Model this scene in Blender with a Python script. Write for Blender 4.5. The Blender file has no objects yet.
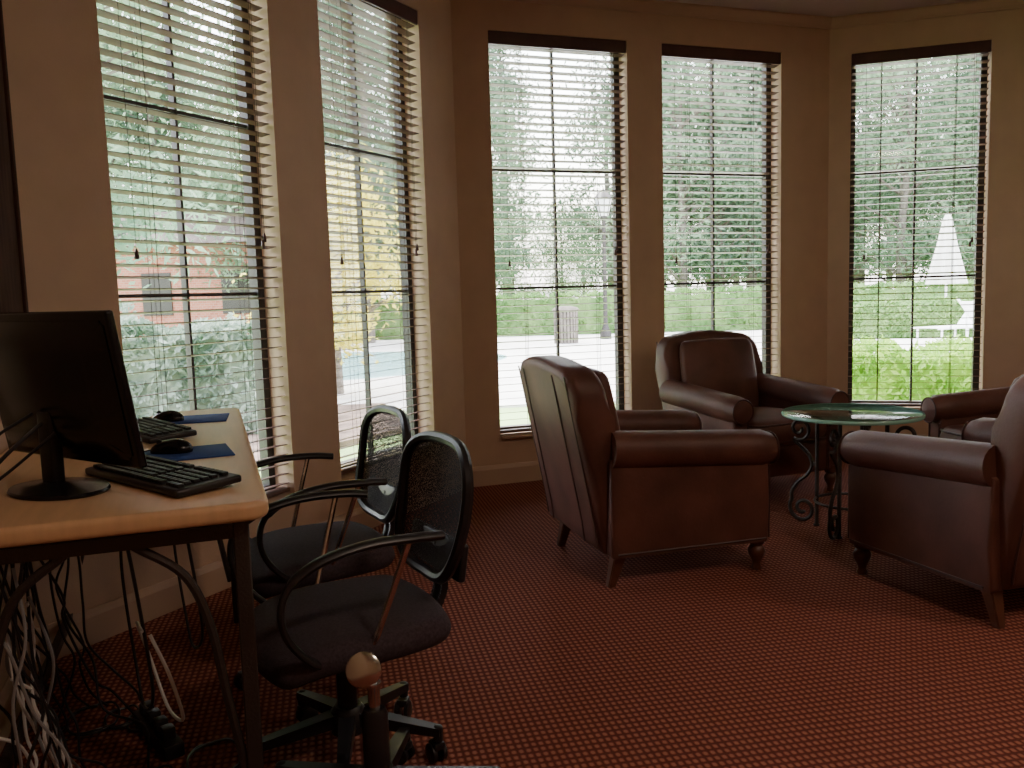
import bpy, bmesh, math, random
from mathutils import Matrix, Vector, Euler
R=math.radians
# ------------------------------------------------------------------ materials
def nodes(name):
    m=bpy.data.materials.new(name); m.use_nodes=True
    nt=m.node_tree; b=nt.nodes["Principled BSDF"]; return m,nt,b
def mat(name,col,rough=.5,metal=0,var=0.0,vscale=20,bump=0.0,bscale=200,spec=.5,coat=0,stretch=None):
    m,nt,b=nodes(name)
    b.inputs["Base Color"].default_value=(*col,1); b.inputs["Roughness"].default_value=rough
    b.inputs["Metallic"].default_value=metal; b.inputs["Specular IOR Level"].default_value=spec
    b.inputs["Coat Weight"].default_value=coat
    tc=nt.nodes.new("ShaderNodeTexCoord"); mp=nt.nodes.new("ShaderNodeMapping")
    nt.links.new(tc.outputs["Object"],mp.inputs[0])
    if stretch: mp.inputs["Scale"].default_value=stretch
    if var>0:
        n=nt.nodes.new("ShaderNodeTexNoise"); n.inputs["Scale"].default_value=vscale; n.inputs["Detail"].default_value=5
        nt.links.new(mp.outputs[0],n.inputs[0])
        r=nt.nodes.new("ShaderNodeValToRGB")
        r.color_ramp.elements[0].position=.3; r.color_ramp.elements[1].position=.7
        r.color_ramp.elements[0].color=(*[c*(1-var) for c in col],1)
        r.color_ramp.elements[1].color=(*[min(1,c*(1+var)) for c in col],1)
        nt.links.new(n.outputs["Fac"],r.inputs[0]); nt.links.new(r.outputs[0],b.inputs["Base Color"])
    if bump>0:
        n=nt.nodes.new("ShaderNodeTexNoise"); n.inputs["Scale"].default_value=bscale; n.inputs["Detail"].default_value=4
        nt.links.new(mp.outputs[0],n.inputs[0])
        bp=nt.nodes.new("ShaderNodeBump"); bp.inputs["Strength"].default_value=bump; bp.inputs["Distance"].default_value=.01
        nt.links.new(n.outputs["Fac"],bp.inputs["Height"]); nt.links.new(bp.outputs[0],b.inputs["Normal"])
    return m
def leafmat(name,c1,c2,scale=.6):
    m,nt,b=nodes(name); b.inputs["Roughness"].default_value=.6
    tc=nt.nodes.new("ShaderNodeTexCoord"); n=nt.nodes.new("ShaderNodeTexNoise"); n.inputs["Scale"].default_value=scale
    n.inputs["Detail"].default_value=6
    nt.links.new(tc.outputs["Object"],n.inputs[0])
    r=nt.nodes.new("ShaderNodeValToRGB"); r.color_ramp.elements[0].position=.35;r.color_ramp.elements[1].position=.65
    r.color_ramp.elements[0].color=(*c1,1); r.color_ramp.elements[1].color=(*c2,1)
    nt.links.new(n.outputs["Fac"],r.inputs[0]); nt.links.new(r.outputs[0],b.inputs["Base Color"])
    t=nt.nodes.new("ShaderNodeBsdfTranslucent"); nt.links.new(r.outputs[0],t.inputs[0])
    mx=nt.nodes.new("ShaderNodeMixShader"); mx.inputs[0].default_value=.45
    nt.links.new(b.outputs[0],mx.inputs[1]); nt.links.new(t.outputs[0],mx.inputs[2])
    nt.links.new(mx.outputs[0],nt.nodes["Material Output"].inputs[0])
    return m
def thinglass(name,tint,gl=.9,base=.03):
    m,nt,b=nodes(name); nt.nodes.remove(b)
    t=nt.nodes.new("ShaderNodeBsdfTransparent"); t.inputs[0].default_value=(*tint,1)
    g=nt.nodes.new("ShaderNodeBsdfGlossy"); g.inputs["Roughness"].default_value=.03
    lw=nt.nodes.new("ShaderNodeLayerWeight"); lw.inputs[0].default_value=.25
    mm=nt.nodes.new("ShaderNodeMath"); mm.operation='MULTIPLY_ADD'; mm.inputs[1].default_value=gl; mm.inputs[2].default_value=base
    nt.links.new(lw.outputs["Fresnel"],mm.inputs[0])
    mx=nt.nodes.new("ShaderNodeMixShader"); nt.links.new(mm.outputs[0],mx.inputs[0])
    nt.links.new(t.outputs[0],mx.inputs[1]); nt.links.new(g.outputs[0],mx.inputs[2])
    nt.links.new(mx.outputs[0],nt.nodes["Material Output"].inputs[0]); return m

M_wall=mat("wall_paint",(.53,.375,.262),.75,var=.05,vscale=6,bump=.10,bscale=120)
M_ceil=mat("ceiling_paint",(.50,.42,.38),.85,bump=.2,bscale=60)
M_trim=mat("trim_paint",(.48,.34,.24),.5)
M_slat=mat("blind_wood",(.135,.070,.050),.42,var=.2,vscale=8,stretch=(1,6,6))
M_val=mat("valance_wood",(.08,.030,.026),.4,var=.25,vscale=8)
M_cord=mat("blind_cord",(.05,.035,.03),.8)
M_bronze=mat("bronze_frame",(.025,.02,.018),.45)
M_glass=thinglass("window_glass",(.95,.97,.97),.35,.0)
M_leather=mat("brown_leather",(.112,.045,.032),.47,var=.3,vscale=5,bump=.08,bscale=90,spec=.4)
M_piping=mat("leather_piping",(.06,.024,.018),.45)
M_legwood=mat("turned_leg_wood",(.11,.040,.022),.35,var=.2,vscale=15)
M_brass=mat("nailhead_brass",(.20,.12,.06),.35,1)
M_iron=mat("wrought_iron",(.055,.042,.036),.5,.4,bump=.2,bscale=150)
M_tglass=thinglass("table_glass",(.74,.90,.82),.9,.14)
M_tedge=mat("glass_edge",(.30,.58,.46),.12,spec=.8)
M_desk=mat("desk_laminate",(.68,.45,.26),.42,var=.08,vscale=4,stretch=(1,8,1))
M_blackp=mat("black_plastic",(.015,.014,.016),.38)
M_gloss=mat("gloss_black_plastic",(.008,.008,.010),.22,spec=.4)
M_keys=mat("key_plastic",(.018,.018,.020),.5)
M_pad=mat("mousepad_blue",(.018,.065,.28),.8,bump=.1,bscale=400)
M_fabric=mat("seat_fabric",(.050,.036,.046),.95,var=.3,vscale=150,bump=.4,bscale=500)
M_chrome=mat("chrome",(.62,.60,.57),.18,1)
M_white=mat("white_plastic",(.7,.7,.68),.4)
M_grey=mat("grey_cable",(.25,.25,.25),.5)
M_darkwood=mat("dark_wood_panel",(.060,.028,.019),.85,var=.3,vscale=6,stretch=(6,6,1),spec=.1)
M_bark=mat("bark",(.14,.12,.10),.9,var=.3,vscale=8)
M_leaf=leafmat("tree_leaves",(.11,.20,.11),(.26,.36,.22),.5)
M_leafd=leafmat("pine_leaves",(.08,.145,.09),(.19,.27,.17),.5)
M_hedge=leafmat("hedge_leaves",(.20,.42,.05),(.42,.62,.12),3)
M_hedge2=leafmat("far_hedge_leaves",(.12,.27,.07),(.28,.43,.15),1)
M_yellow=leafmat("yellow_leaves",(.55,.50,.07),(.85,.74,.16),2)
M_shrub=leafmat("shrub_leaves",(.09,.16,.10),(.42,.50,.42),2.5)
M_grass=mat("grass",(.30,.44,.16),.9,var=.3,vscale=.8)
M_conc=mat("concrete",(.72,.70,.66),.85,var=.12,vscale=1.5)
M_mulch=mat("mulch",(.17,.12,.095),.95,var=.5,vscale=6)
M_water=mat("pool_water",(.42,.72,.76),.08,var=.15,vscale=2,bump=.3,bscale=3)
M_umb=mat("umbrella_canvas",(.85,.83,.78),.8)
M_lounge=mat("lounger_white",(.88,.88,.88),.5)
M_roof=mat("roof_shingle",(.13,.10,.09),.9,var=.3,vscale=3)

def brickmat():
    m,nt,b=nodes("brick"); tc=nt.nodes.new("ShaderNodeTexCoord"); br=nt.nodes.new("ShaderNodeTexBrick")
    br.inputs["Color1"].default_value=(.32,.10,.065,1);br.inputs["Color2"].default_value=(.42,.15,.10,1)
    br.inputs["Mortar"].default_value=(.38,.26,.22,1); br.inputs["Scale"].default_value=3
    mp=nt.nodes.new("ShaderNodeMapping"); mp.inputs["Rotation"].default_value=(R(90),0,0)
    nt.links.new(tc.outputs["Object"],mp.inputs[0]); nt.links.new(mp.outputs[0],br.inputs[0])
    nt.links.new(br.outputs[0],b.inputs["Base Color"]); b.inputs["Roughness"].default_value=.9; return m
M_brick=brickmat()
def carpetmat():
    m,nt,b=nodes("carpet_weave"); N=nt.nodes.new; L=nt.links.new
    tc=N("ShaderNodeTexCoord"); mp=N("ShaderNodeMapping"); mp.inputs["Rotation"].default_value=(0,0,R(-12))
    L(tc.outputs["Object"],mp.inputs[0]); sp=N("ShaderNodeSeparateXYZ"); L(mp.outputs[0],sp.inputs[0])
    def s(out,k):
        a=N("ShaderNodeMath");a.operation='MULTIPLY';a.inputs[1].default_value=k;L(out,a.inputs[0])
        c=N("ShaderNodeMath");c.operation='SINE';L(a.outputs[0],c.inputs[0])
        d=N("ShaderNodeMath");d.operation='MULTIPLY_ADD';d.inputs[1].default_value=.5;d.inputs[2].default_value=.5;L(c.outputs[0],d.inputs[0]);return d.outputs[0]
    sx=s(sp.outputs[0],2*math.pi/.020); sy=s(sp.outputs[1],2*math.pi/.027)
    mu=N("ShaderNodeMath");mu.operation='MULTIPLY';L(sx,mu.inputs[0]);L(sy,mu.inputs[1])
    no=N("ShaderNodeTexNoise");no.inputs["Scale"].default_value=160;L(tc.outputs["Object"],no.inputs[0])
    ad=N("ShaderNodeMath");ad.operation='MULTIPLY_ADD';ad.inputs[1].default_value=.35;L(no.outputs["Fac"],ad.inputs[0]);L(mu.outputs[0],ad.inputs[2])
    r=N("ShaderNodeValToRGB"); e=r.color_ramp.elements
    e[0].position=.2;e[0].color=(.125,.036,.026,1);e[1].position=.85;e[1].color=(.38,.155,.10,1)
    e2=e.new(.45);e2.color=(.26,.078,.052,1)
    L(ad.outputs[0],r.inputs[0]);L(r.outputs[0],b.inputs["Base Color"]);b.inputs["Roughness"].default_value=.95
    b.inputs["Specular IOR Level"].default_value=.15
    bp=N("ShaderNodeBump");bp.inputs["Strength"].default_value=.5;bp.inputs["Distance"].default_value=.004
    L(ad.outputs[0],bp.inputs["Height"]);L(bp.outputs[0],b.inputs["Normal"]);return m
M_carpet=carpetmat()
def meshmat():
    m,nt,b=nodes("back_mesh_fabric"); b.inputs["Base Color"].default_value=(.03,.028,.032,1);b.inputs["Roughness"].default_value=.9
    t=nt.nodes.new("ShaderNodeBsdfTransparent"); tc=nt.nodes.new("ShaderNodeTexCoord")
    ch=nt.nodes.new("ShaderNodeTexVoronoi"); ch.inputs["Scale"].default_value=320
    nt.links.new(tc.outputs["Object"],ch.inputs[0])
    mm=nt.nodes.new("ShaderNodeMath");mm.operation='GREATER_THAN';mm.inputs[1].default_value=.34
    nt.links.new(ch.outputs["Distance"],mm.inputs[0])
    mx=nt.nodes.new("ShaderNodeMixShader");nt.links.new(mm.outputs[0],mx.inputs[0])
    nt.links.new(t.outputs[0],mx.inputs[1]);nt.links.new(b.outputs[0],mx.inputs[2])
    nt.links.new(mx.outputs[0],nt.nodes["Material Output"].inputs[0]);return m
M_mesh=meshmat()
# ------------------------------------------------------------------ geometry helper
def smooth_pts(pts,n=8,closed=False):
    P=[Vector(p) for p in pts]; out=[]
    m=len(P)
    rng=range(m) if closed else range(m-1)
    for i in rng:
        if closed: a,b,c,d=P[(i-1)%m],P[i],P[(i+1)%m],P[(i+2)%m]
        else:
            b,c=P[i],P[i+1]; a=P[i-1] if i>0 else b+(b-c); d=P[i+2] if i+2<m else c+(c-b)
        for k in range(n):
            t=k/n
            out.append(.5*((2*b)+(c-a)*t+(2*a-5*b+4*c-d)*t*t+(3*b-a-3*c+d)*t**3))
    if not closed: out.append(P[-1])
    return out
class G:
    def __init__(s): s.v=[]; s.f=[]
    def add(s,vs,fs,M=None):
        o=len(s.v); s.v+= [ (M@Vector(v)) if M else Vector(v) for v in vs]; s.f+=[[i+o for i in f] for f in fs]; return s
    def bm(s,bm,M=None):
        bm.verts.ensure_lookup_table(); bm.verts.index_update()
        s.add([v.co.copy() for v in bm.verts],[[v.index for v in f.verts] for f in bm.faces],M); bm.free(); return s
    def box(s,c,d,bev=0,seg=3,M=None,rot=None):
        bm=bmesh.new(); bmesh.ops.create_cube(bm,size=1)
        for v in bm.verts: v.co=Vector((v.co.x*d[0],v.co.y*d[1],v.co.z*d[2]))
        if bev: bmesh.ops.bevel(bm,geom=bm.edges[:],offset=bev,segments=seg,profile=.5,affect='EDGES')
        T=Matrix.Translation(c)
        if rot: T=T@Euler(rot).to_matrix().to_4x4()
        if M: T=M@T
        return s.bm(bm,T)
    def prism(s,prof,x0,x1,bev=0,seg=3,fn=None,M=None):
        """prof in (y,z), extruded along x"""
        bm=bmesh.new(); a=[bm.verts.new((x0,p[0],p[1])) for p in prof]
        f=bm.faces.new(a); r=bmesh.ops.extrude_face_region(bm,geom=[f])
        nv=[g for g in r['geom'] if isinstance(g,bmesh.types.BMVert)]
        for v in nv: v.co.x=x1
        if bev:
            ed=[e for e in bm.edges if abs(e.verts[0].co.x-e.verts[1].co.x)<1e-6]
            bmesh.ops.bevel(bm,geom=ed,offset=bev,segments=seg,profile=.5,affect='EDGES')
        bmesh.ops.recalc_face_normals(bm,faces=bm.faces[:])
        if fn:
            for v in bm.verts: v.co=Vector(fn(*v.co))
        return s.bm(bm,M)
    def lathe(s,prof,seg=24,M=None):
        vs=[];fs=[]; n=len(prof)
        for i in range(seg):
            a=2*math.pi*i/seg
            for r,z in prof: vs.append((r*math.cos(a),r*math.sin(a),z))
        for i in range(seg):
            j=(i+1)%seg
            for k in range(n-1): fs.append([i*n+k,j*n+k,j*n+k+1,i*n+k+1])
        if prof[0][0]>1e-4: fs.append([i*n for i in range(seg)][::-1])
        if prof[-1][0]>1e-4: fs.append([i*n+n-1 for i in range(seg)])
        return s.add(vs,fs,M)
    def tube(s,pts,r,seg=8,closed=False,sm=0,flat=1.0,M=None):
        P=smooth_pts(pts,sm,closed) if sm else [Vector(p) for p in pts]
        n=len(P); vs=[];fs=[]
        up=None
        for i,p in enumerate(P):
            if closed: t=(P[(i+1)%n]-P[i-1])
            else: t=P[min(i+1,n-1)]-P[max(i-1,0)]
            if t.length<1e-9: t=Vector((0,0,1))
            t.normalize()
            if up is None:
                up=Vector((0,0,1)) if abs(t.z)<.9 else Vector((1,0,0))
            up=(up-t*up.dot(t)); 
            if up.length<1e-6: up=Vector((1,0,0))-t*t.x
            up.normalize(); sd=t.cross(up)
            rr=r(i/(n-1)) if callable(r) else r
            for k in range(seg):
                a=2*math.pi*k/seg; vs.append(p+sd*math.cos(a)*rr+up*math.sin(a)*rr*flat)
        for i in range(n if closed else n-1):
            j=(i+1)%n
            for k in range(seg):
                l=(k+1)%seg; fs.append([i*seg+k,i*seg+l,j*seg+l,j*seg+k])
        if not closed: fs.append(list(range(seg))[::-1]); fs.append([(n-1)*seg+k for k in range(seg)])
        return s.add(vs,fs,M)
    def obj(s,name,m,parent=None,sm=True,M=None,ang=40):
        me=bpy.data.meshes.new(name); me.from_pydata([tuple(v) for v in s.v],[],s.f); me.update()
        if sm:
            me.polygons.foreach_set("use_smooth",[True]*len(me.polygons)); 
            me.set_sharp_from_angle(angle=R(ang))
        me.materials.append(m)
        o=bpy.data.objects.new(name,me); bpy.context.collection.objects.link(o)
        if parent: o.parent=parent
        if M: o.matrix_local=M
        return o
def empty(name,loc,rz=0):
    e=bpy.data.objects.new(name,None); bpy.context.collection.objects.link(e)
    e.empty_display_size=.1; e.location=loc; e.rotation_euler=(0,0,rz); return e
def dup(root,loc,rz):
    e=bpy.data.objects.new(root.name.split('.')[0],None); bpy.context.collection.objects.link(e); e.location=loc; e.rotation_euler=(0,0,rz)
    for c in root.children:
        o=bpy.data.objects.new(c.name.split('.')[0],c.data); bpy.context.collection.objects.link(o); o.parent=e; o.matrix_local=c.matrix_local.copy()
    return e
# ------------------------------------------------------------------ room shell
H=3.04; ZS,ZT=.304,2.791
aA,aB,aC,aD,aE=R(62.2),R(19.3),R(-17.1),R(109.3),R(-62)
def d(a): return Vector((math.cos(a),math.sin(a),0))
AB=Vector((-.2994,5.324,0)); DA=AB-d(aA)*2.861; BC=AB+d(aB)*2.742; CE=BC+d(aC)*1.5
D0=DA-d(aD)*5.0; E1=CE+d(aE)*5.0; F1=Vector((3.2,-3.4,0))
def wallM(p,a): return Matrix.Translation(p)@Matrix.Rotation(a,4,'Z')   # local x along wall, +y outward
TH=.17
def wall(name,p,q,ops,ext=.1,mt=M_wall):
    a=math.atan2(q.y-p.y,q.x-p.x); L=(q-p).length; g=G()
    xs=-ext
    def b(x0,x1,z0,z1): g.box(((x0+x1)/2,TH/2,(z0+z1)/2),(x1-x0,TH,z1-z0))
    for s0,s1 in ops:
        b(xs,s0,-.2,H+.1); b(s0,s1,-.2,ZS); b(s0,s1,ZT,H+.1); xs=s1
    b(xs,L+ext,-.2,H+.1)
    o=g.obj(name,mt,sm=False,M=wallM(p,a)); return o,a,L
wA=[(.435,1.301),(1.643,2.508)]; wB=[(.229,1.162),(1.4155,2.3416)]; wC=[(.144,1.0176)]
W=[("wall_left",D0,DA,[]),("wall_bay_left",DA,AB,wA),("wall_bay_center",AB,BC,wB),("wall_bay_right",BC,CE,wC),("wall_right",CE,E1,[]),("wall_right_rear",E1,F1,[]),("wall_back",F1,D0,[])]
def crown_profile(): return [(-.0,H-.07),(-.010,H-.07),(-.015,H-.05),(-.035,H-.02),(-.04,H-.015),(-.04,H),(0,H)]
for nm,p,q,ops in W:
    o,a,L=wall(nm,p,q,ops)
    g=G(); g.prism([(0,0),(-.018,0),(-.018,.10),(-.012,.115),(-.006,.125),(0,.125)],0,L)
    g.obj("baseboard_"+nm[5:],M_trim,M=wallM(p,a),sm=False)
    g=G(); g.prism(crown_profile(),0,L); g.obj("trim_crown_"+nm[5:],M_trim,M=wallM(p,a),sm=False)
poly=[D0,DA,AB,BC,CE,E1,F1]
g=G(); n=len(poly); g.add([(v.x,v.y,0) for v in poly]+[(v.x,v.y,-.1) for v in poly],[list(range(n))[::-1],[i+n for i in range(n)]]+[[i,(i+1)%n,(i+1)%n+n,i+n] for i in range(n)])
g.obj("floor",M_carpet,sm=False)
g=G(); g.add([(v.x,v.y,H) for v in poly]+[(v.x,v.y,H+.1) for v in poly],[list(range(n)),[i+n for i in range(n)][::-1]]+[[i,(i+1)%n,(i+1)%n+n,i+n] for i in range(n)])
g.obj("ceiling",M_ceil,sm=False)
# ------------------------------------------------------------------ windows + blinds
wi=0
def window(p,a,s0,s1):
    global wi; wi+=1
    Mw=wallM(p,a); w=s1-s0; cx=(s0+s1)/2; zc=(ZS+ZT)/2; h=ZT-ZS
    e=empty("window_%d"%wi,Mw@Vector((cx,0,ZS)),a)
    g=G(); fy=.14; ft=.04
    for x in (-w/2+ft/2,w/2-ft/2): g.box((x,fy,h/2),(ft,.05,h))
    for z in (ft/2,h-ft/2): g.box((0,fy,z),(w,.05,ft))
    for z in (1.235-ZS,1.98-ZS): g.box((0,fy,z),(w,.030,.015))
    g.box((0,fy,h/2),(.013,.030,h))
    g.obj("window_frame",M_bronze,e,sm=False)
    g=G(); g.box((0,fy,h/2),(w-2*ft+.01,.004,h-2*ft+.01)); g.obj("window_pane",M_glass,e,sm=False)
    g=G(); g.box((0,.055,-.004),(w-.002,.20,.016),.004,2); g.obj("window_sill",M_trim,e)
    # blind
    b=empty("window_blind",Mw@Vector((cx,0,ZS)),a)
    g=G(); bw=w-.014; y0=.045
    z=.05; zt=h-.085; nsl=int((zt-z)/.0445)
    for i in range(nsl+1):
        zz=z+(zt-z)*i/nsl
        g.box((0,y0,zz),(bw,.049,.0030),rot=(R(-7+random.Random(i+wi*99).uniform(-2,2)),0,0))
    g.obj("slats",M_slat,b,sm=False)
    g=G(); g.box((0,y0,.022),(bw,.05,.018),.003,2); g.obj("bottom_rail",M_slat,b)
    g=G(); g.box((0,.010,h-.04),(w-.004,.014,.078),.004,2); g.box((0,.05,h-.025),(w-.01,.055,.04)); g.obj("valance",M_val,b,sm=False)
    g=G()
    for x in (-w*.27,w*.27):
        for yy in (y0-.026,y0+.026): g.tube([(x,yy,.02),(x,yy,h-.05)],.0016,4)
        g.tube([(x,y0,.02),(x,y0,h-.05)],.0012,4)
    x=w/2-.10
    for dx,zl in ((0,1.16),(.012,1.19)):
        g.tube([(x+dx,y0-.034,zl),(x+dx,y0-.030,h-.08)],.0013,4)
    x2=-w/2+.10
    g.tube([(x2,y0-.034,1.10),(x2,y0-.030,h-.08)],.0013,4)
    g.obj("cords",M_cord,b)
    g=G()
    for xx,zl in ((x,1.16),(x+.012,1.19),(x2,1.10)):
        g.lathe([(.003,.035),(.006,.025),(.010,.0),(.0075,-.004)],10,Matrix.Translation((xx,y0-.034,zl-.03)))
    g.obj("cord_tassels",M_val,b)
for s in wA: window(DA,aA,*s)
for s in wB: window(AB,aB,*s)
for s in wC: window(BC,aC,*s)
# dark wood casing board in the corner
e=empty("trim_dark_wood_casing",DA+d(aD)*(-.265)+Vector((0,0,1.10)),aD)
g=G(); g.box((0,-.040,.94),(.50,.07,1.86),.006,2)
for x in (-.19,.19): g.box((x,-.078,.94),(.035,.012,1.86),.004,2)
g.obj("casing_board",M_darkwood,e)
# ------------------------------------------------------------------ armchairs
def armchair():
    e=empty("leather_armchair",(0,0,0))
    g=G(); g.box((.0,0,.225),(.74,.60,.19),.02,3)
    g.obj("seat_base",M_leather,e)
    g=G(); bm=bmesh.new(); bmesh.ops.create_cube(bm,size=1); bmesh.ops.subdivide_edges(bm,edges=bm.edges[:],cuts=6,use_grid_fill=True)
    for v in bm.verts:
        x,y,z=v.co*2
        k=1-.10*(abs(z)**2)*(1)
        px=x*.30*k*(1-.03*y*y); py=y*.268*k*(1-.02*x*x); pz=z*(.075+.028*(1-x*x)*(1-y*y))
        v.co=(px+.12,py,pz+.385)
    g.bm(bm); o=g.obj("seat_cushion",M_leather,e,ang=80)
    s=o.modifiers.new("s","SUBSURF"); s.levels=1; s.render_levels=1
    g=G()
    for zz in (.335,.435):
        pts=[(.12+.27*sx,.245*sy,zz) for sx,sy in ((-1,-1),(0,-1.04),(1,-1),(1.05,0),(1,1),(0,1.04),(-1,1))]
        g.tube(pts,.006,6,closed=True,sm=6)
    g.obj("cushion_piping",M_piping,e)
    hw=.345; prof=[(-hw+.02,.14),(hw-.02,.14),(hw,.40),(hw+.01,.70)]
    for i in range(7):
        a=R(i*15); prof.append((hw+.01-.13+.13*math.cos(a),.785+.125*math.sin(a)))
    for i in range(1,6): prof.append(((hw-.12)*(1-i/3),.91+.022*(1-(1-i/3)**2)))
    for i in range(7):
        a=R(90+i*15); prof.append((-hw-.01+.13+.13*math.cos(a),.785+.125*math.sin(a)))
    prof.append((-hw-.01,.70)); prof.append((-hw,.40))
    SH=.20
    def shear(x,y,z):
        return (x-SH*max(0,z-.2)-.05*(1-(y/.36)**2)*(1 if x<0.03 else 0)*.6,y,z)
    g=G(); g.prism(prof,-.40,-.235,.045,5,fn=shear); g.obj("back",M_leather,e,ang=60)
    g=G(); bm=bmesh.new(); bmesh.ops.create_cube(bm,size=1); bmesh.ops.subdivide_edges(bm,edges=bm.edges[:],cuts=6,use_grid_fill=True)
    for v in bm.verts:
        x,y,z=v.co*2
        px=x*(.035+.04*(1-y*y)*(1-z*z)); py=y*.275*(1-.06*x*x)*(1-.05*z*z); pz=z*.24*(1-.06*x*x)*(1-.03*y*y)
        zz=pz+.645; v.co=(px-.215-SH*(zz-.2),py,zz)
    g.bm(bm); o=g.obj("back_cushion",M_leather,e,ang=80); s=o.modifiers.new("s","SUBSURF"); s.levels=1; s.render_levels=1
    g=G()
    for yy in (-.315,-.20,.20,.315):
        pts=[]
        for i in range(9):
            z=.17+.70*i/8
            x,_,_=shear(-.40,yy,z); pts.append((x+.001,yy,z))
        g.tube(pts,.004,5)
    g.obj("rear_seams",M_piping,e)
    for sgn,nm in ((1,"arm_left"),(-1,"arm_right")):
        g=G()
        def fn(x,y,z): return (x,y,z+.05*(.38-x)/.7*max(0,(z-.3)/.23)*.8)
        pr=[(sgn*.265,.135),(sgn*.375,.135),(sgn*.385,.30),(sgn*.375,.50),(sgn*.275,.50)]
        g.prism(pr,-.37,.375,.014,3,fn=fn)
        c=[]
        for i in range(15):
            t=i/14; x=.405-.76*t; c.append((x,sgn*.335,.525+.045*t))
        def rr(t): return .078*(min(1,.80+6*t) if t<.05 else 1)
        g.tube(c,rr,20)
        g.obj(nm,M_leather,e,ang=50)
        g=G(); Mx=Matrix.Translation((.40,sgn*.335,.525))@Matrix.Rotation(R(90),4,'Y')
        g.lathe([(.064,0),(.063,.008),(.045,.014),(0,.017)],24,Mx)
        g.obj(nm+"_front_disc",M_leather,e)
        g=G(); ring=[(.408,sgn*.335+.066*math.cos(2*math.pi*i/24),.525+.066*math.sin(2*math.pi*i/24)) for i in range(24)]
        g.tube(ring,.0045,6,closed=True)
        g.tube([(.378,sgn*.283,.15),(.378,sgn*.283,.46)],.004,6); g.tube([(.378,sgn*.370,.15),(.378,sgn*.370,.46)],.004,6)
        g.tube([(-.34,sgn*.379,.15),(.36,sgn*.377,.15)],.004,6)
        g.obj(nm+"_piping",M_piping,e)
    for i,(x,y) in enumerate(((.345,.325),(.345,-.325))):
        g=G(); g.lathe([(.012,0),(.020,.004),(.022,.015),(.017,.026),(.020,.04),(.034,.068),(.038,.088),(.030,.104),(.024,.110),(.034,.118),(.036,.135),(.036,.16)],20,Matrix.Translation((x,y,0)))
        g.obj("front_leg_%d"%(i+1),M_legwood,e)
    for i,(x,y) in enumerate(((-.30,.31),(-.30,-.31))):
        g=G(); bm=bmesh.new(); bmesh.ops.create_cube(bm,size=1)
        for v in bm.verts:
            t=v.co.z+.5; w=.017+.014*t; v.co=(x+ (v.co.x*2)*w -.05*(1-t), y+(v.co.y*2)*w, .17*t)
        bmesh.ops.bevel(bm,geom=bm.edges[:],offset=.004,segments=2,affect='EDGES')
        g.bm(bm); g.obj("rear_leg_%d"%(i+1),M_legwood,e)
    return e
chA=armchair(); chA.location=(.615,3.80,0); chA.rotation_euler=(0,0,R(15.7)); chA.scale=(.955,1,1)
chB=dup(chA,(1.415,5.12,0),R(292)); chB.scale=(.955,1,1)
chC=dup(chA,(1.845,3.29,0),R(110)); chC.scale=(.92,1,1)
chD=dup(chA,(2.62,4.22,0),R(186)); chD.scale=(.955,1,1)
for c in (chB,chC,chD):
    for o in c.children:
        if o.name.startswith(("seat_cushion","back_cushion")):
            s=o.modifiers.new("s","SUBSURF"); s.levels=1; s.render_levels=1
# ------------------------------------------------------------------ glass table
def table():
    e=empty("glass_side_table",(1.635,4.12,0)); e.scale=(1,1,1.035)
    g=G(); g.lathe([(0,.552),(.316,.552),(.321,.556),(.321,.560),(.316,.564),(0,.564)],64); g.obj("glass_top",M_tglass,e)
    g=G(); g.lathe([(.3205,.549),(.3245,.554),(.3245,.562),(.3205,.567)],64); 
    g.f=g.f[:-2]; g.obj("glass_rim",M_tedge,e)
    g=G()
    for k in range(4):
        A=R(51+90*k); Mk=Matrix.Rotation(A,4,'Z')
        pts=[]
        c=(.255,.470)
        for i in range(26):
            t=i/25; a=R(-200+ 500*t); r=.012+.048*t
            pts.append((c[0]+r*math.cos(a),0,c[1]+r*math.sin(a)))
        pts+= [(.250,0,.385),(.205,0,.345),(.190,0,.295),(.215,0,.245),(.262,0,.205),(.292,0,.155)]
        c2=(.235,.078)
        for i in range(26):
            t=i/25; a=R(35-520*t); r=.070-.055*t
            pts.append((c2[0]+r*math.cos(a),0,c2[1]+r*math.sin(a)))
        g.tube(smooth_pts(pts,3),.0095,6,M=Mk)
        g.tube([(.165,0,.0),(.165,0,.545)],.010,8,M=Mk)
        g.tube([(.165,0,.545),(.30,0,.545)],.006,6,M=Mk)
        g.lathe([(.014,0),(.016,.006),(.010,.012)],12,Mk@Matrix.Translation((.165,0,0)))
        g.box((.178,0,.30),(.03,.014,.014),M=Mk)
        g.lathe([(0,.0),(.014,.0),(.014,.006),(0,.007)],12,Mk@Matrix.Translation((.285,0,.545)))
    for rr,z in ((.165,.535),(.165,.14)):
        g.tube([(rr*math.cos(2*math.pi*i/40),rr*math.sin(2*math.pi*i/40),z) for i in range(40)],.0065,6,closed=True)
    g.obj("scroll_base",M_iron,e)
table()
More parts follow.
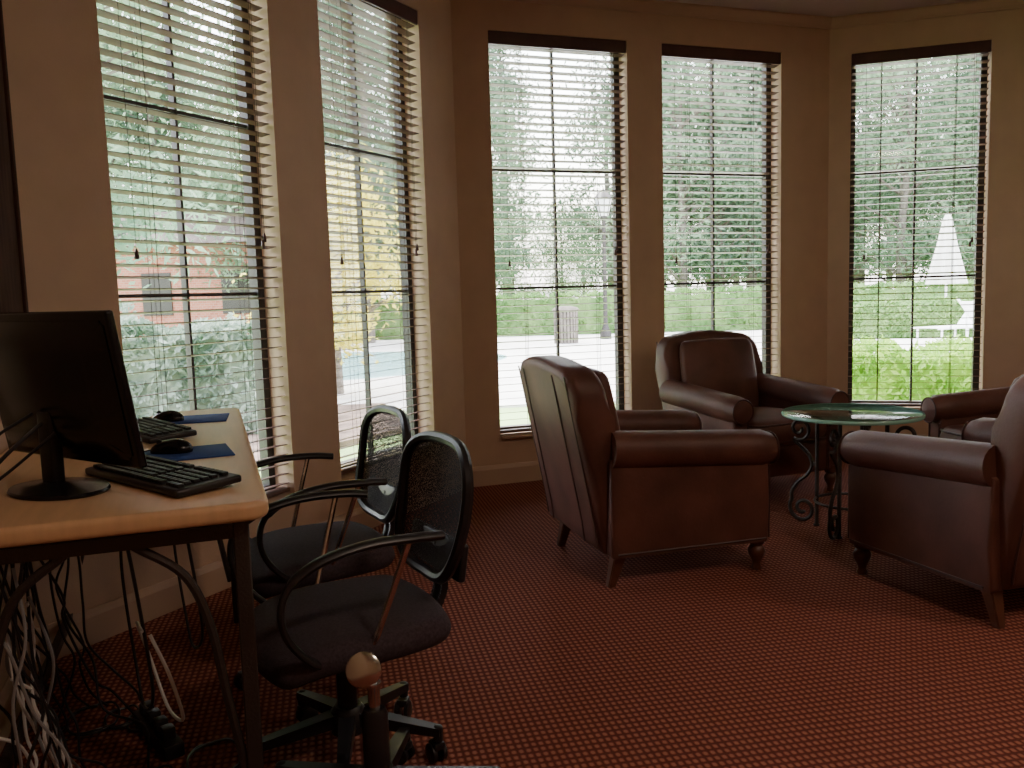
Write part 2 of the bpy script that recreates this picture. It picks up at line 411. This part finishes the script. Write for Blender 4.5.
# ------------------------------------------------------------------ desk
FRc=Vector((-.52,1.79,0)); DZ=.78
desk=empty("computer_desk",FRc,R(109.3))    # local x = along length (away), local y = toward left wall (+)
DL=1.76; DD=.70
Minv=(Matrix.Translation(FRc)@Matrix.Rotation(R(109.3),4,'Z')).inverted()
pA=Minv@DA; pAd=(Minv.to_3x3()@d(aA)); nin=(Minv.to_3x3()@Vector((math.sin(aA),-math.cos(aA),0)))
pA=pA+nin*.012
def cutx(x): return pA.y+(x-pA.x)*pAd.y/pAd.x
def cuty(y): return pA.x+(y-pA.y)*pAd.x/pAd.y
rad=.05; out=[]
for i in range(6):
    a=R(180+i*18); out.append((rad+rad*math.cos(a),rad+rad*math.sin(a)))
xe=DL; ye=cutx(DL)
for i in range(6):
    a=R(270+i*18); out.append((xe-rad+rad*math.cos(a),rad+rad*math.sin(a)))
if ye<DD:
    if ye>rad: out.append((xe,ye))
    out.append((cuty(DD),DD))
else: out.append((xe,DD))
out.append((0,DD))
bm=bmesh.new(); vs=[bm.verts.new((x,y,DZ-.042)) for x,y in out]; f=bm.faces.new(vs)
r=bmesh.ops.extrude_face_region(bm,geom=[f]); 
for v in [q for q in r['geom'] if isinstance(q,bmesh.types.BMVert)]: v.co.z=DZ
bmesh.ops.recalc_face_normals(bm,faces=bm.faces[:])
ed=[q for q in bm.edges if abs(q.verts[0].co.z-q.verts[1].co.z)<1e-6]
bmesh.ops.bevel(bm,geom=ed,offset=.014,segments=4,profile=.5,affect='EDGES')
g=G(); g.bm(bm); g.obj("desk_top",M_desk,desk)
g=G(); s=.034; zt=DZ-.042
lx=[.07,DL-.30]; ly=[.06,DD-.08]
for x in lx:
    for y in ly: g.box((x,y,zt/2),(s,s,zt),.003,1)
    g.box((x,(ly[0]+ly[1])/2,zt-.03),(s*.8,ly[1]-ly[0],.03)); 
for y in ly: g.box(((lx[0]+lx[1])/2,y,zt-.03),(lx[1]-lx[0],s*.8,.03))
g.box(((lx[0]+lx[1])/2,ly[1],.12),(lx[1]-lx[0],s*.7,.025))
for x in lx:
    for y,sg in ((ly[0],1),(ly[1],-1)):
        g.tube([(x,y+sg*.02,.16),(x,y+sg*.05,.34),(x,y+sg*.075,.50),(x,y+sg*.12,.62),(x,y+sg*.22,.70)],.010,8,sm=6)
for x,sg in ((lx[0],1),(lx[1],-1)):
    g.tube([(x+sg*.02,ly[0],.18),(x+sg*.04,ly[0],.40),(x+sg*.08,ly[0],.58),(x+sg*.20,ly[0],.70)],.010,8,sm=6)
g.obj("iron_frame",M_iron,desk)
# monitor
mon=empty("computer_monitor",(-1.055,1.98,DZ),R(-33))
g=G(); Tm=Matrix.Translation((0,0,.237))@Matrix.Rotation(R(9),4,'X')
g.box((0,.004,0),(.55,.020,.350),.006,3,M=Tm)
bm=bmesh.new(); bmesh.ops.create_cube(bm,size=1)
for v in bm.verts:
    b_=v.co.y<0; v.co=(v.co.x*(.40 if b_ else .53),v.co.y*.035-.022,v.co.z*(.20 if b_ else .325))
bmesh.ops.bevel(bm,geom=bm.edges[:],offset=.008,segments=3,affect='EDGES'); g.bm(bm,Tm)
g.obj("monitor_shell",M_gloss,mon)
g=G(); g.box((0,.0145,.004),(.525,.002,.315),M=Tm); g.obj("screen",M_gloss,mon,sm=False)
g=G(); g.box((0,-.02,.10),(.055,.03,.17),.008,3); g.obj("neck",M_blackp,mon)
g=G(); Ms=Matrix.Translation((.02,-.02,0))@Matrix.Diagonal((1.0,.72,1,1)); g.lathe([(0,.0),(.130,.0),(.134,.004),(.130,.010),(.06,.017),(.035,.024),(0,.024)],40,Ms); g.obj("stand_base",M_gloss,mon)
def keyboard(P,ang,L=.46,Wd=.155):
    e=empty("computer_keyboard",P,ang)
    g=G(); g.box((0,0,.013),(L,Wd,.018),.006,3,rot=(R(3),0,0)); g.obj("keyboard_case",M_blackp,e)
    g=G(); rows=6; pit=.0188
    for r_ in range(rows):
        y=-Wd/2+.022+r_*.0215+(0.006 if r_==5 else 0)
        x=-L/2+.018; c=0
        while x<L/2-.018:
            w=pit
            if r_==0 and 3==c: w=pit*5.5
            if x+w>L/2-.01: break
            if not (c in (14,)) : g.box((x+w/2,y,.0255+ (y)*.052),(w-.003,.0165,.008),.0015,1)
            x+=w; c+=1
    g.obj("keys",M_keys,e,sm=False); return e
keyboard((-.85,2.035,DZ+.001),R(-41),.46,.16)
keyboard((-1.19,2.78,DZ+.001),R(-48),.44,.15)
def mousepad(P,ang):
    e=empty("mouse_pad",P,ang); g=G(); g.box((0,0,.002),(.25,.21,.004),.0015,2); g.obj("pad",M_pad,e)
mousepad((-.925,2.385,DZ),R(25)); mousepad((-1.165,3.10,DZ),R(15))
def mouse(P,ang):
    e=empty("computer_mouse",P,ang); g=G(); bm=bmesh.new(); bmesh.ops.create_uvsphere(bm,u_segments=24,v_segments=14,radius=1)
    for v in bm.verts:
        x,y,z=v.co; z=max(z,-.15); v.co=(x*.060,y*.033*(1-.12*x),(z+.15)*.033*(1-.15*x))
    g.bm(bm); g.obj("mouse_body",M_gloss,e,ang=60)
    g=G(); g.lathe([(.0,-.003),(.008,-.003),(.009,0),(.008,.003),(0,.003)],14,Matrix.Translation((.032,0,.029))@Matrix.Rotation(R(90),4,'X')); g.obj("scroll_wheel",M_keys,e)
    g=G(); g.tube([(.058,0,.008),(.10,.01,.004),(.14,.05,.003),(.15,.10,.003)],.002,6,sm=6); g.obj("mouse_cable",M_blackp,e)
mouse((-.965,2.40,DZ+.004),R(180)); mouse((-1.235,3.06,DZ+.004),R(170))
# ------------------------------------------------------------------ office chairs
def star(g_leg,g_cast,ang0,rad,hub=.045):
    for k in range(5):
        A=R(ang0+72*k); Mk=Matrix.Rotation(A,4,'Z')
        bm=bmesh.new(); bmesh.ops.create_cube(bm,size=1); bmesh.ops.subdivide_edges(bm,edges=bm.edges[:],cuts=2,use_grid_fill=True)
        for v in bm.verts:
            t=v.co.x+.5; v.co=(.02+(rad-.02)*t, v.co.y*2*(.022-.009*t), .115-.028*t+v.co.z*(.036-.014*t))
        g_leg.bm(bm,Mk)
        g_leg.lathe([(.013,.062),(.014,.098),(.008,.102)],10,Mk@Matrix.Translation((rad-.008,0,0)))
        sw=R((k*67)%360); Mc=Mk@Matrix.Translation((rad-.008,0,0))@Matrix.Rotation(sw,4,'Z')
        for yy in (-.014,.014):
            g_cast.lathe([(0,-.007),(.020,-.008),(.026,-.005),(.026,.005),(.020,.008),(0,.007)],18,Mc@Matrix.Translation((.012,yy,.0265))@Matrix.Rotation(R(90),4,'X'))
        g_cast.box((.008,0,.048),(.040,.032,.022),.006,2,M=Mc)
    g_leg.lathe([(hub,.075),(hub,.13),(hub*.75,.145),(.0,.145)],20)
def office_chair(star_ang=30,srad=.27):
    e=empty("office_chair",(0,0,0)); SZ=.40
    gl=G(); gc=G(); star(gl,gc,star_ang,srad); gl.obj("star_base",M_blackp,e); gc.obj("castors",M_blackp,e)
    g=G(); g.lathe([(.026,.13),(.026,.25),(.016,.252),(.016,.34)],16); g.obj("gas_column",M_blackp,e)
    g=G(); g.box((0,0,.335),(.20,.16,.03),.006,2); g.tube([(0,-.05,.33),(.02,-.22,.325),(.04,-.27,.33)],.006,6,sm=4); g.obj("tilt_mechanism",M_blackp,e)
    bm=bmesh.new(); bmesh.ops.create_cube(bm,size=1); bmesh.ops.subdivide_edges(bm,edges=bm.edges[:],cuts=8,use_grid_fill=True)
    for v in bm.verts:
        x,y,z=v.co*2
        rx=x*math.sqrt(1-.26*y*y); ry=y*math.sqrt(1-.26*x*x)
        k=1-.09*z*z
        zz=SZ-.03+z*.038+ (.012*(1-x*x)*(1-y*y) if z>0 else 0) -.03*max(0,x)**3*1.0
        v.co=(rx*.250*k,ry*.245*k,zz)
    g=G(); g.bm(bm); o=g.obj("seat",M_fabric,e,ang=80); sb=o.modifiers.new("s","SUBSURF"); sb.levels=1; sb.render_levels=1
    zb,ztop=.46,.815
    def bk(y,z):
        return -.245-.16*(z-.48)+.10*(y/.22)**2*.45 - .03*math.sin((z-.48)/.38*math.pi)
    prof=[]
    for i in range(36):
        a=2*math.pi*i/36; cy=math.copysign(abs(math.cos(a))**.62,math.cos(a)); cz=math.copysign(abs(math.sin(a))**.68,math.sin(a))
        z=(zb+ztop)/2+cz*(ztop-zb)/2; y=cy*(.220-.03*(1-(z-zb)/(ztop-zb))); prof.append((bk(y,z),y,z))
    g=G(); g.tube(prof,.0155,8,closed=True); g.obj("back_frame",M_blackp,e)
    g=G(); nz,ny=12,12; vs=[];fs=[]
    for i in range(nz+1):
        cz=-1+2*i/nz; z=(zb+ztop)/2+cz*(ztop-zb)/2
        c=max(0,1-abs(cz)**(2/.68)); wy=(c**(.62/2))*(.220-.03*(1-(z-zb)/(ztop-zb)))
        for j in range(ny+1):
            y=wy*(-1+2*j/ny); vs.append((bk(y,z),y,z))
    for i in range(nz):
        for j in range(ny):
            a=i*(ny+1)+j; fs.append([a,a+1,a+ny+2,a+ny+1])
    g.add(vs,fs); g.obj("back_mesh",M_mesh,e)
    g=G(); g.box((bk(0,.53)-.008,0,.515),(.022,.33,.10),.008,3,rot=(0,R(-9),0)); g.obj("lumbar_bar",M_blackp,e)
    g=G(); sp=[(-.06,0,.325),(-.16,0,.318),(-.235,0,.335),(-.275,0,.40),(-.278,0,.46),(bk(0,.53)-.015,0,.54)]
    g.tube(sp,.021,10,sm=6,flat=.8)
    P=smooth_pts(sp,6)
    for i in range(13,27): g.tube([P[i]-Vector((0,.027,0)),P[i]+Vector((0,.027,0))],.0105,8)
    g.obj("back_spine",M_blackp,e)
    for sg,nm in ((1,"armrest_left"),(-1,"armrest_right")):
        g=G(); y=sg*.275
        pts=[(-.17,sg*.262,.632),(-.10,y,.640),(.02,y,.642),(.13,y,.622),(.20,sg*.275,.580),(.222,sg*.27,.52),(.205,sg*.255,.45),(.15,sg*.235,.38),(.09,sg*.19,.345)]
        g.tube(pts,lambda t:.0165 if t<.5 else .0125,10,sm=8,flat=.7); g.obj(nm,M_blackp,e)
        g=G(); g.tube([(-.08,y*1.0,.632),(-.03,sg*.25,.48),(.01,sg*.215,.36),(.02,sg*.12,.335)],.008,8,sm=6); g.obj(nm+"_strut",M_chrome,e)
    return e
oc1=office_chair(-4,.25); oc1.location=(-.455,2.16,0); oc1.rotation_euler=(0,0,R(209))
oc2=office_chair(20); oc2.location=(-.68,2.78,0); oc2.rotation_euler=(0,0,R(209))
# seatless base
eb=empty("office_chair_base",(-.33,1.85,0),0)
gl=G(); gc=G(); star(gl,gc,12,.28); gl.obj("star_base",M_blackp,eb); gc.obj("castors",M_blackp,eb)
g=G(); g.lathe([(.030,.12),(.030,.27),(.024,.285),(.0,.285)],20); g.obj("column_sleeve",M_blackp,eb)
g=G(); g.lathe([(.014,.28),(.014,.33),(.018,.335),(.018,.345),(0,.345)],16); 
g.lathe([(0,-.012),(.032,-.012),(.040,-.006),(.040,.006),(.032,.012),(0,.012)],28,Matrix.Translation((-.02,0,.375))@Matrix.Rotation(R(75),4,'X'))
g.obj("lift_head",M_chrome,eb)
# ------------------------------------------------------------------ cables etc under / on desk
rnd=random.Random(5)
def loc(x,y,z=0): return Matrix.Translation(FRc)@Matrix.Rotation(R(109.3),4,'Z')@Vector((x,y,z))
cb=empty("cable_bundle",loc(.4,.5,0),R(109.3))
def cable(g,x0,y0,z0,x1,y1,r,sag):
    pts=[(x0,y0,z0)]
    for i in range(1,6):
        t=i/6; pts.append((x0+(x1-x0)*t+rnd.uniform(-.05,.05),y0+(y1-y0)*t+rnd.uniform(-.035,.035),max(.012,z0*(1-t)**1.2+rnd.uniform(-.03,.03)-sag*math.sin(t*3.14))))
    pts.append((x1,y1,.012)); g.tube(pts,r,6,sm=8)
gb=G(); gw=G(); gg=G()
for i in range(18):
    x0=rnd.uniform(-.35,.40); cable(gb,x0,rnd.uniform(.0,.14),rnd.uniform(.62,.73),x0+rnd.uniform(-.2,.2),rnd.uniform(-.20,.12),.0035,rnd.uniform(0,.12))
for i in range(5):
    x0=rnd.uniform(-.25,.25); cable(gw,x0,rnd.uniform(-.02,.10),rnd.uniform(.3,.7),x0+rnd.uniform(-.2,.2),rnd.uniform(-.15,.10),.004,rnd.uniform(0,.1))
for i in range(5):
    x0=rnd.uniform(-.35,.3); cable(gg,x0,rnd.uniform(.0,.12),rnd.uniform(.4,.7),x0+rnd.uniform(-.2,.2),rnd.uniform(-.2,.12),.0035,rnd.uniform(0,.1))
for k in range(6):
    cx=rnd.uniform(-.2,.5);cy=rnd.uniform(-.35,.0);rr=rnd.uniform(.06,.12)
    gb.tube([(cx+rr*math.cos(t*.7)*(1+.1*math.sin(t)),cy+rr*.7*math.sin(t*.7),.008+.004*(t%3)) for t in range(16)],.0035,6,sm=4)
for x0,y0,zb in ((.35,-.28,.25),(.05,-.16,.22)):
    gb.tube([(x0,y0,.72),(x0-.03,y0-.03,.5),(x0-.01,y0-.05,zb),(x0+.08,y0-.02,zb-.08),(x0+.16,y0,zb),(x0+.18,y0+.02,.5),(x0+.17,y0,.72)],.0045,6,sm=8)
gw.tube([(-.05,-.22,.40),(-.08,-.26,.30),(-.02,-.28,.16),(.10,-.24,.14),(.16,-.20,.26),(.10,-.18,.38),(-.02,-.20,.40)],.0045,6,sm=8)
gb.obj("black_cables",M_blackp,cb); gw.obj("white_cables",M_white,cb); gg.obj("grey_cables",M_grey,cb)
ps=empty("power_strip",loc(.62,.30,0),R(109.3+20)); g=G(); g.box((0,0,.022),(.28,.055,.04),.006,2); 
for i in range(4): g.box((-.09+.06*i,0,.058),(.035,.034,.035),.005,2)
g.obj("strip_body",M_blackp,ps)
pa=empty("power_adapter",loc(.26,.40,0),R(60)); g=G(); g.box((0,0,.045),(.075,.05,.09),.01,3); g.box((0,.0,.10),(.03,.03,.03),.006,2); g.obj("adapter_body",M_white,pa)
dc=empty("monitor_cable",(-1.15,1.86,DZ),0); gb=G()
gb.tube([(.08,.08,.16),(.03,.02,.10),(-.02,-.03,.03),(-.06,-.02,.006),(-.10,.05,.006),(-.15,.10,.006)],.0045,6,sm=8)
gb.tube([(.05,.10,.18),(-.01,.04,.13),(-.05,.0,.05),(-.08,.03,.006),(-.16,.06,.006)],.0035,6,sm=8)
gb.tube([(.12,.06,.14),(.04,-.01,.06),(-.03,-.06,.008),(-.09,-.06,.006),(-.14,.02,.006)],.0035,6,sm=8)
gb.obj("cable",M_blackp,dc)
# ------------------------------------------------------------------ exterior
GZ=-.15
def slab(name,pts,z,m,th=.05):
    g=G(); n=len(pts); g.add([(x,y,z) for x,y in pts]+[(x,y,z-th) for x,y in pts],[list(range(n)),[i+n for i in range(n)][::-1]]+[[i,(i+n),(i+1)%n+n,(i+1)%n] for i in range(n)])
    return g.obj(name,m,sm=False)
slab("ground_lawn",[(-70,-30),(80,-30),(80,90),(-70,90)],GZ,M_grass,.3)
slab("ground_paving",[(-9,9.5),(3.5,10.5),(12,8.5),(30,10),(32,24),(4,27),(-4,27),(-16,25)],GZ+.03,M_conc)
slab("ground_mulch",[(-7,5.5),(-2.2,6.8),(-1.0,8.6),(-1.6,10.6),(-8,9.2)],GZ+.06,M_mulch)
pool=[( -4.6+4.4*math.cos(2*math.pi*i/40)*(1+.12*math.sin(4*math.pi*i/40)), 17.3+3.8*math.sin(2*math.pi*i/40)) for i in range(40)]
slab("swimming_pool",pool,GZ+.045,M_water,.03)
def leaves(g,pts,size,rn,asp=.6):
    for p in pts:
        a=Vector((rn.gauss(0,1),rn.gauss(0,1),rn.gauss(0,1))).normalized(); b=a.orthogonal().normalized(); b.rotate(Matrix.Rotation(rn.uniform(0,6.28),3,a)); c=a.cross(b)
        s=size*rn.uniform(.6,1.3); p=Vector(p)
        o=len(g.v); g.v+=[p-b*s,p-c*s*asp*.5,p+b*s,p+c*s*asp*.5]; g.f.append([o,o+1,o+2,o+3])
def tree_mesh(seed,h,cr,base,nl,size,conic=False,lm=M_leaf):
    rn=random.Random(seed); gt=G(); gl=G()
    gt.tube([(0,0,0),(rn.uniform(-.1,.1),0,h*.3),(rn.uniform(-.3,.3),.1,h*.65),(0,0,h*.95)],lambda t:.05+.02*h*(1-t)*.8,8,sm=4)
    clumps=[]
    nb=34
    for i in range(nb):
        t=rn.random(); z=base+(h-base)*t
        R_=cr*((1-t)*.95+.12 if conic else math.sin(math.pi*(.15+.8*t))**.7)
        a=rn.uniform(0,6.28); r=R_*rn.uniform(.3,1); p=Vector((r*math.cos(a),r*math.sin(a),z)); clumps.append(p)
        gt.tube([(0,0,max(.5,z-r*.6)),(p.x*.5,p.y*.5,z-r*.25),tuple(p)],lambda t:.06*(1-t)+.012,5,sm=3)
    pts=[]
    for i in range(nl):
        c=rn.choice(clumps); s=cr*.24
        pts.append((c.x+rn.gauss(0,s),c.y+rn.gauss(0,s),c.z+rn.gauss(0,s*.6)))
    leaves(gl,pts,size,rn)
    def mk(g,n,m):
        me=bpy.data.meshes.new(n); me.from_pydata([tuple(v) for v in g.v],[],g.f); me.materials.append(m); return me
    return mk(gt,"trunk",M_bark),mk(gl,"leaves",lm)
T=[tree_mesh(1,13,3.6,3.0,9000,.18),tree_mesh(2,16,3.0,3.0,9000,.17,True,M_leafd),tree_mesh(3,10,3.4,2.2,8000,.17),tree_mesh(4,14,3.2,2.5,7000,.18,False,M_leafd)]
def tree(k,x,y,s=1,rz=0,name="tree"):
    e=empty(name,(x,y,GZ),rz); e.scale=(s,s,s)
    for nm,me in zip(("trunk","leaves"),T[k]):
        o=bpy.data.objects.new(nm,me); bpy.context.collection.objects.link(o); o.parent=e
rn=random.Random(11)
for i in range(26):
    a=-.62+1.42*i/25; D=rn.uniform(34,44)
    s=rn.uniform(.85,1.15)
    if .0<a<.10: D=46; s=.42
    tree(rn.randrange(4),a*D,D,s,rn.uniform(0,6))
for i in range(18):
    a=-.62+1.5*i/17; D=rn.uniform(50,60)
    s=.5 if 0<a<.12 else rn.uniform(.9,1.2)
    tree(rn.randrange(4),a*D,D,s,rn.uniform(0,6))
for x,y,k,s in ((-8.6,16.5,0,.9),(-12.5,22,1,.8),(-4.2,25.5,3,.75),(-8.5,32,2,1),(-1.6,32,1,.75),(6.4,32,2,.9),(9.5,34,1,.8),(14.5,32,0,.8),(12.2,36,3,.8),(18,34,1,.9),(17.5,31,2,.8),(8,33,3,.85)): tree(k,x,y,s,rn.uniform(0,6))
T.append(tree_mesh(9,3.6,1.15,.8,4500,.09,False,M_yellow)); tree(4,-2.45,12.0,.92,0,"ornamental_tree")
def hedge(name,p,q,w,h,n,size,m,seed=1):
    p=Vector((*p,0));q=Vector((*q,0)); L=(q-p).length; a=math.atan2(q.y-p.y,q.x-p.x); rn=random.Random(seed)
    g=G(); pts=[]
    for i in range(n):
        f=rn.random(); x=rn.uniform(0,L)
        bump=.05*math.sin(x*5)+.04*math.sin(x*11+1)
        if f<.45: y=rn.uniform(-w/2,w/2); z=h+bump+rn.gauss(0,.03)
        elif f<.92: y=(-w/2 if rn.random()<.75 else w/2)+rn.gauss(0,.03); z=rn.uniform(0,h+bump)
        else: x=rn.choice((0,L)); y=rn.uniform(-w/2,w/2); z=rn.uniform(0,h)
        pts.append((x,y,z))
    leaves(g,pts,size,rn,.8); g.box((L/2,0,h*.46),(L-.06,w-.08,h*.92))
    g.obj(name,m,sm=False,M=Matrix.Translation((p.x,p.y,GZ))@Matrix.Rotation(a,4,'Z'))
hedge("boxwood_hedge",(2.9,8.25),(6.2,7.5),.9,.72,9000,.045,M_hedge)
hedge("garden_hedge",(-6,28),(24,26.5),1.4,1.25,14000,.11,M_hedge2,2)
hedge("garden_hedge",(7.5,21.5),(12.5,20.6),1.1,.85,5000,.08,M_hedge2,3)
hedge("shrub_border",(-5.2,7.6),(-2.75,8.9),1.2,1.10,9000,.055,M_shrub,4)
hedge("shrub_border",(-9.5,11.3),(-5.4,12.0),1.6,1.25,7000,.07,M_shrub,5)
bb=empty("brick_building",(-13.5,31,GZ),R(-8)); g=G(); g.box((0,2,1.7),(15,4,3.4)); g.obj("brick_walls",M_brick,bb,sm=False)
g=G(); g.prism([(-.6,3.4),(4.6,3.4),(2,4.8)],-8,8); g.obj("pitched_roof",M_roof,bb,sm=False)
g=G()
for x in (-5,-2,1,4): g.box((x,-.02,1.7),(1.1,.08,1.5))
g.obj("building_windows",M_bronze,bb,sm=False)
um=empty("patio_umbrella",(11.5,22.8,GZ+.03)); g=G(); g.lathe([(.35,0),(.35,.06),(.05,.10),(.03,.12),(.03,3.0),(0,3.05)],20); g.obj("pole",M_lounge,um)
g=G(); prof=[(.03,3.1),(.10,2.9),(.20,2.3),(.36,1.55),(.42,1.25),(.05,1.3)]
vs=[];fs=[];seg=32
for i in range(seg):
    a=2*math.pi*i/seg; k=1+.22*(1 if i%4<2 else -1)
    for r,z in prof: vs.append((r*k*math.cos(a),r*k*math.sin(a),z))
for i in range(seg):
    for k in range(5): j=(i+1)%seg; fs.append([i*6+k,i*6+k+1,j*6+k+1,j*6+k])
g.add(vs,fs); g.obj("folded_canopy",M_umb,um)
def lounger(P,rz):
    e=empty("pool_lounger",P,rz); g=G()
    for i in range(14): g.box((-.5+.085*i,0,.36),(.07,.62,.02))
    Mb=Matrix.Translation((.66,0,.36))@Matrix.Rotation(R(-48),4,'Y')
    for i in range(9): g.box((.04+.085*i,0,0),(.07,.62,.02),M=Mb)
    for y in (-.32,.32):
        g.tube([(-.55,y,.35),(.68,y,.35)],.022,6); g.tube([(.66,y,.36),(1.22,y,.98)],.022,6)
        for x in (-.45,.6): g.tube([(x,y,0),(x,y,.35)],.022,6)
        g.tube([(1.0,y,.72),(.95,y,0)],.02,6)
    g.obj("lounger_frame",M_lounge,e,sm=False)
lounger((9.2,18.2,GZ+.03),R(20)); lounger((10.6,18.6,GZ+.03),R(25)); lounger((9.8,16.6,GZ+.03),R(200))
lp=empty("lamp_post",(2.65,24,GZ)); g=G(); g.lathe([(.16,0),(.16,.2),(.09,.35),(.06,.5),(.055,3.3),(.09,3.35),(.09,3.4),(0,3.4)],14); g.obj("post",M_bronze,lp)
g=G(); g.lathe([(.13,3.4),(.24,3.88),(.0,3.89)],8); g.obj("lantern",M_white,lp); g=G(); g.lathe([(.27,3.89),(.14,4.04),(.03,4.12),(0,4.18)],8)
for i in range(8):
    a=2*math.pi*i/8; g.tube([(.13*math.cos(a),.13*math.sin(a),3.4),(.245*math.cos(a),.245*math.sin(a),3.89)],.012,5)
g.obj("lantern_cap",M_bronze,lp)
tb=empty("trash_bin",(1.45,22.5,GZ)); g=G()
for i in range(22):
    a=2*math.pi*i/22; g.box((.3*math.cos(a),.3*math.sin(a),.45),(.03,.06,.86),rot=(0,0,a))
g.lathe([(.33,.86),(.35,.90),(.30,.96),(.12,1.0),(.12,.98),(0,.98)],22); g.lathe([(.27,.03),(.27,.8)],18); g.obj("bin_body",M_bark,tb)
# ------------------------------------------------------------------ lights / sky
w=bpy.data.worlds.new("world"); bpy.context.scene.world=w; w.use_nodes=True; nt=w.node_tree; bg=nt.nodes["Background"]
sky=nt.nodes.new("ShaderNodeTexSky"); sky.sky_type='NISHITA'; sky.sun_disc=False; sky.sun_elevation=R(55); sky.sun_rotation=R(10); sky.air_density=1.5; sky.dust_density=4
mx=nt.nodes.new("ShaderNodeMix"); mx.data_type='RGBA'; mx.inputs[0].default_value=.75
nt.links.new(sky.outputs[0],mx.inputs[6]); mx.inputs[7].default_value=(2.45,2.25,2.42,1)
nt.links.new(mx.outputs[2],bg.inputs[0]); bg.inputs[1].default_value=4.5
sl=bpy.data.lights.new("sun","SUN"); sl.energy=10; sl.angle=R(6); sl.color=(1,.96,.88)
so=bpy.data.objects.new("sun",sl); bpy.context.collection.objects.link(so)
sd=Vector((.35,-.5,-1.25)).normalized(); so.rotation_euler=sd.to_track_quat('-Z','Y').to_euler(); so.location=(0,10,20)
def added_fill_lamp(x,y,pw):  # invented fixture out of view, added to give the room warm fill light
    e=empty("added_fill_lamp",(x,y,H)); g=G(); g.lathe([(.17,0),(.18,-.02),(.16,-.05),(.09,-.085),(0,-.095)],28)
    m,nt2,b=nodes("fill_lamp_glass"); b.inputs["Base Color"].default_value=(.8,.7,.55,1); b.inputs["Emission Color"].default_value=(1,.75,.45,1); b.inputs["Emission Strength"].default_value=2
    g.obj("fill_lamp_shade",m,e)
    l=bpy.data.lights.new("fill_light","AREA"); l.shape='DISK'; l.size=.4; l.energy=pw; l.color=(1,.76,.60)
    o=bpy.data.objects.new("fill_light",l); bpy.context.collection.objects.link(o); o.parent=e; o.location=(0,0,-.12)
added_fill_lamp(1.6,.3,30); added_fill_lamp(3.4,1.6,22)
# ------------------------------------------------------------------ camera
f=861.8; th=.1041; r=.0294
cam=bpy.data.cameras.new("camera"); co=bpy.data.objects.new("camera",cam); bpy.context.collection.objects.link(co)
cam.sensor_width=36; cam.lens=f/1024*36; cam.clip_start=.05; cam.clip_end=300
right=Vector((1,0,0)); down=Vector((0,-math.sin(th),-math.cos(th))); fwd=Vector((0,math.cos(th),-math.sin(th)))
r2=right*math.cos(r)+down*math.sin(r); u2=-(down*math.cos(r)-right*math.sin(r))
Mx=Matrix((r2,u2,-fwd)).transposed().to_4x4(); Mx.translation=Vector((0,0,1.2)); co.matrix_world=Mx
bpy.context.scene.camera=co
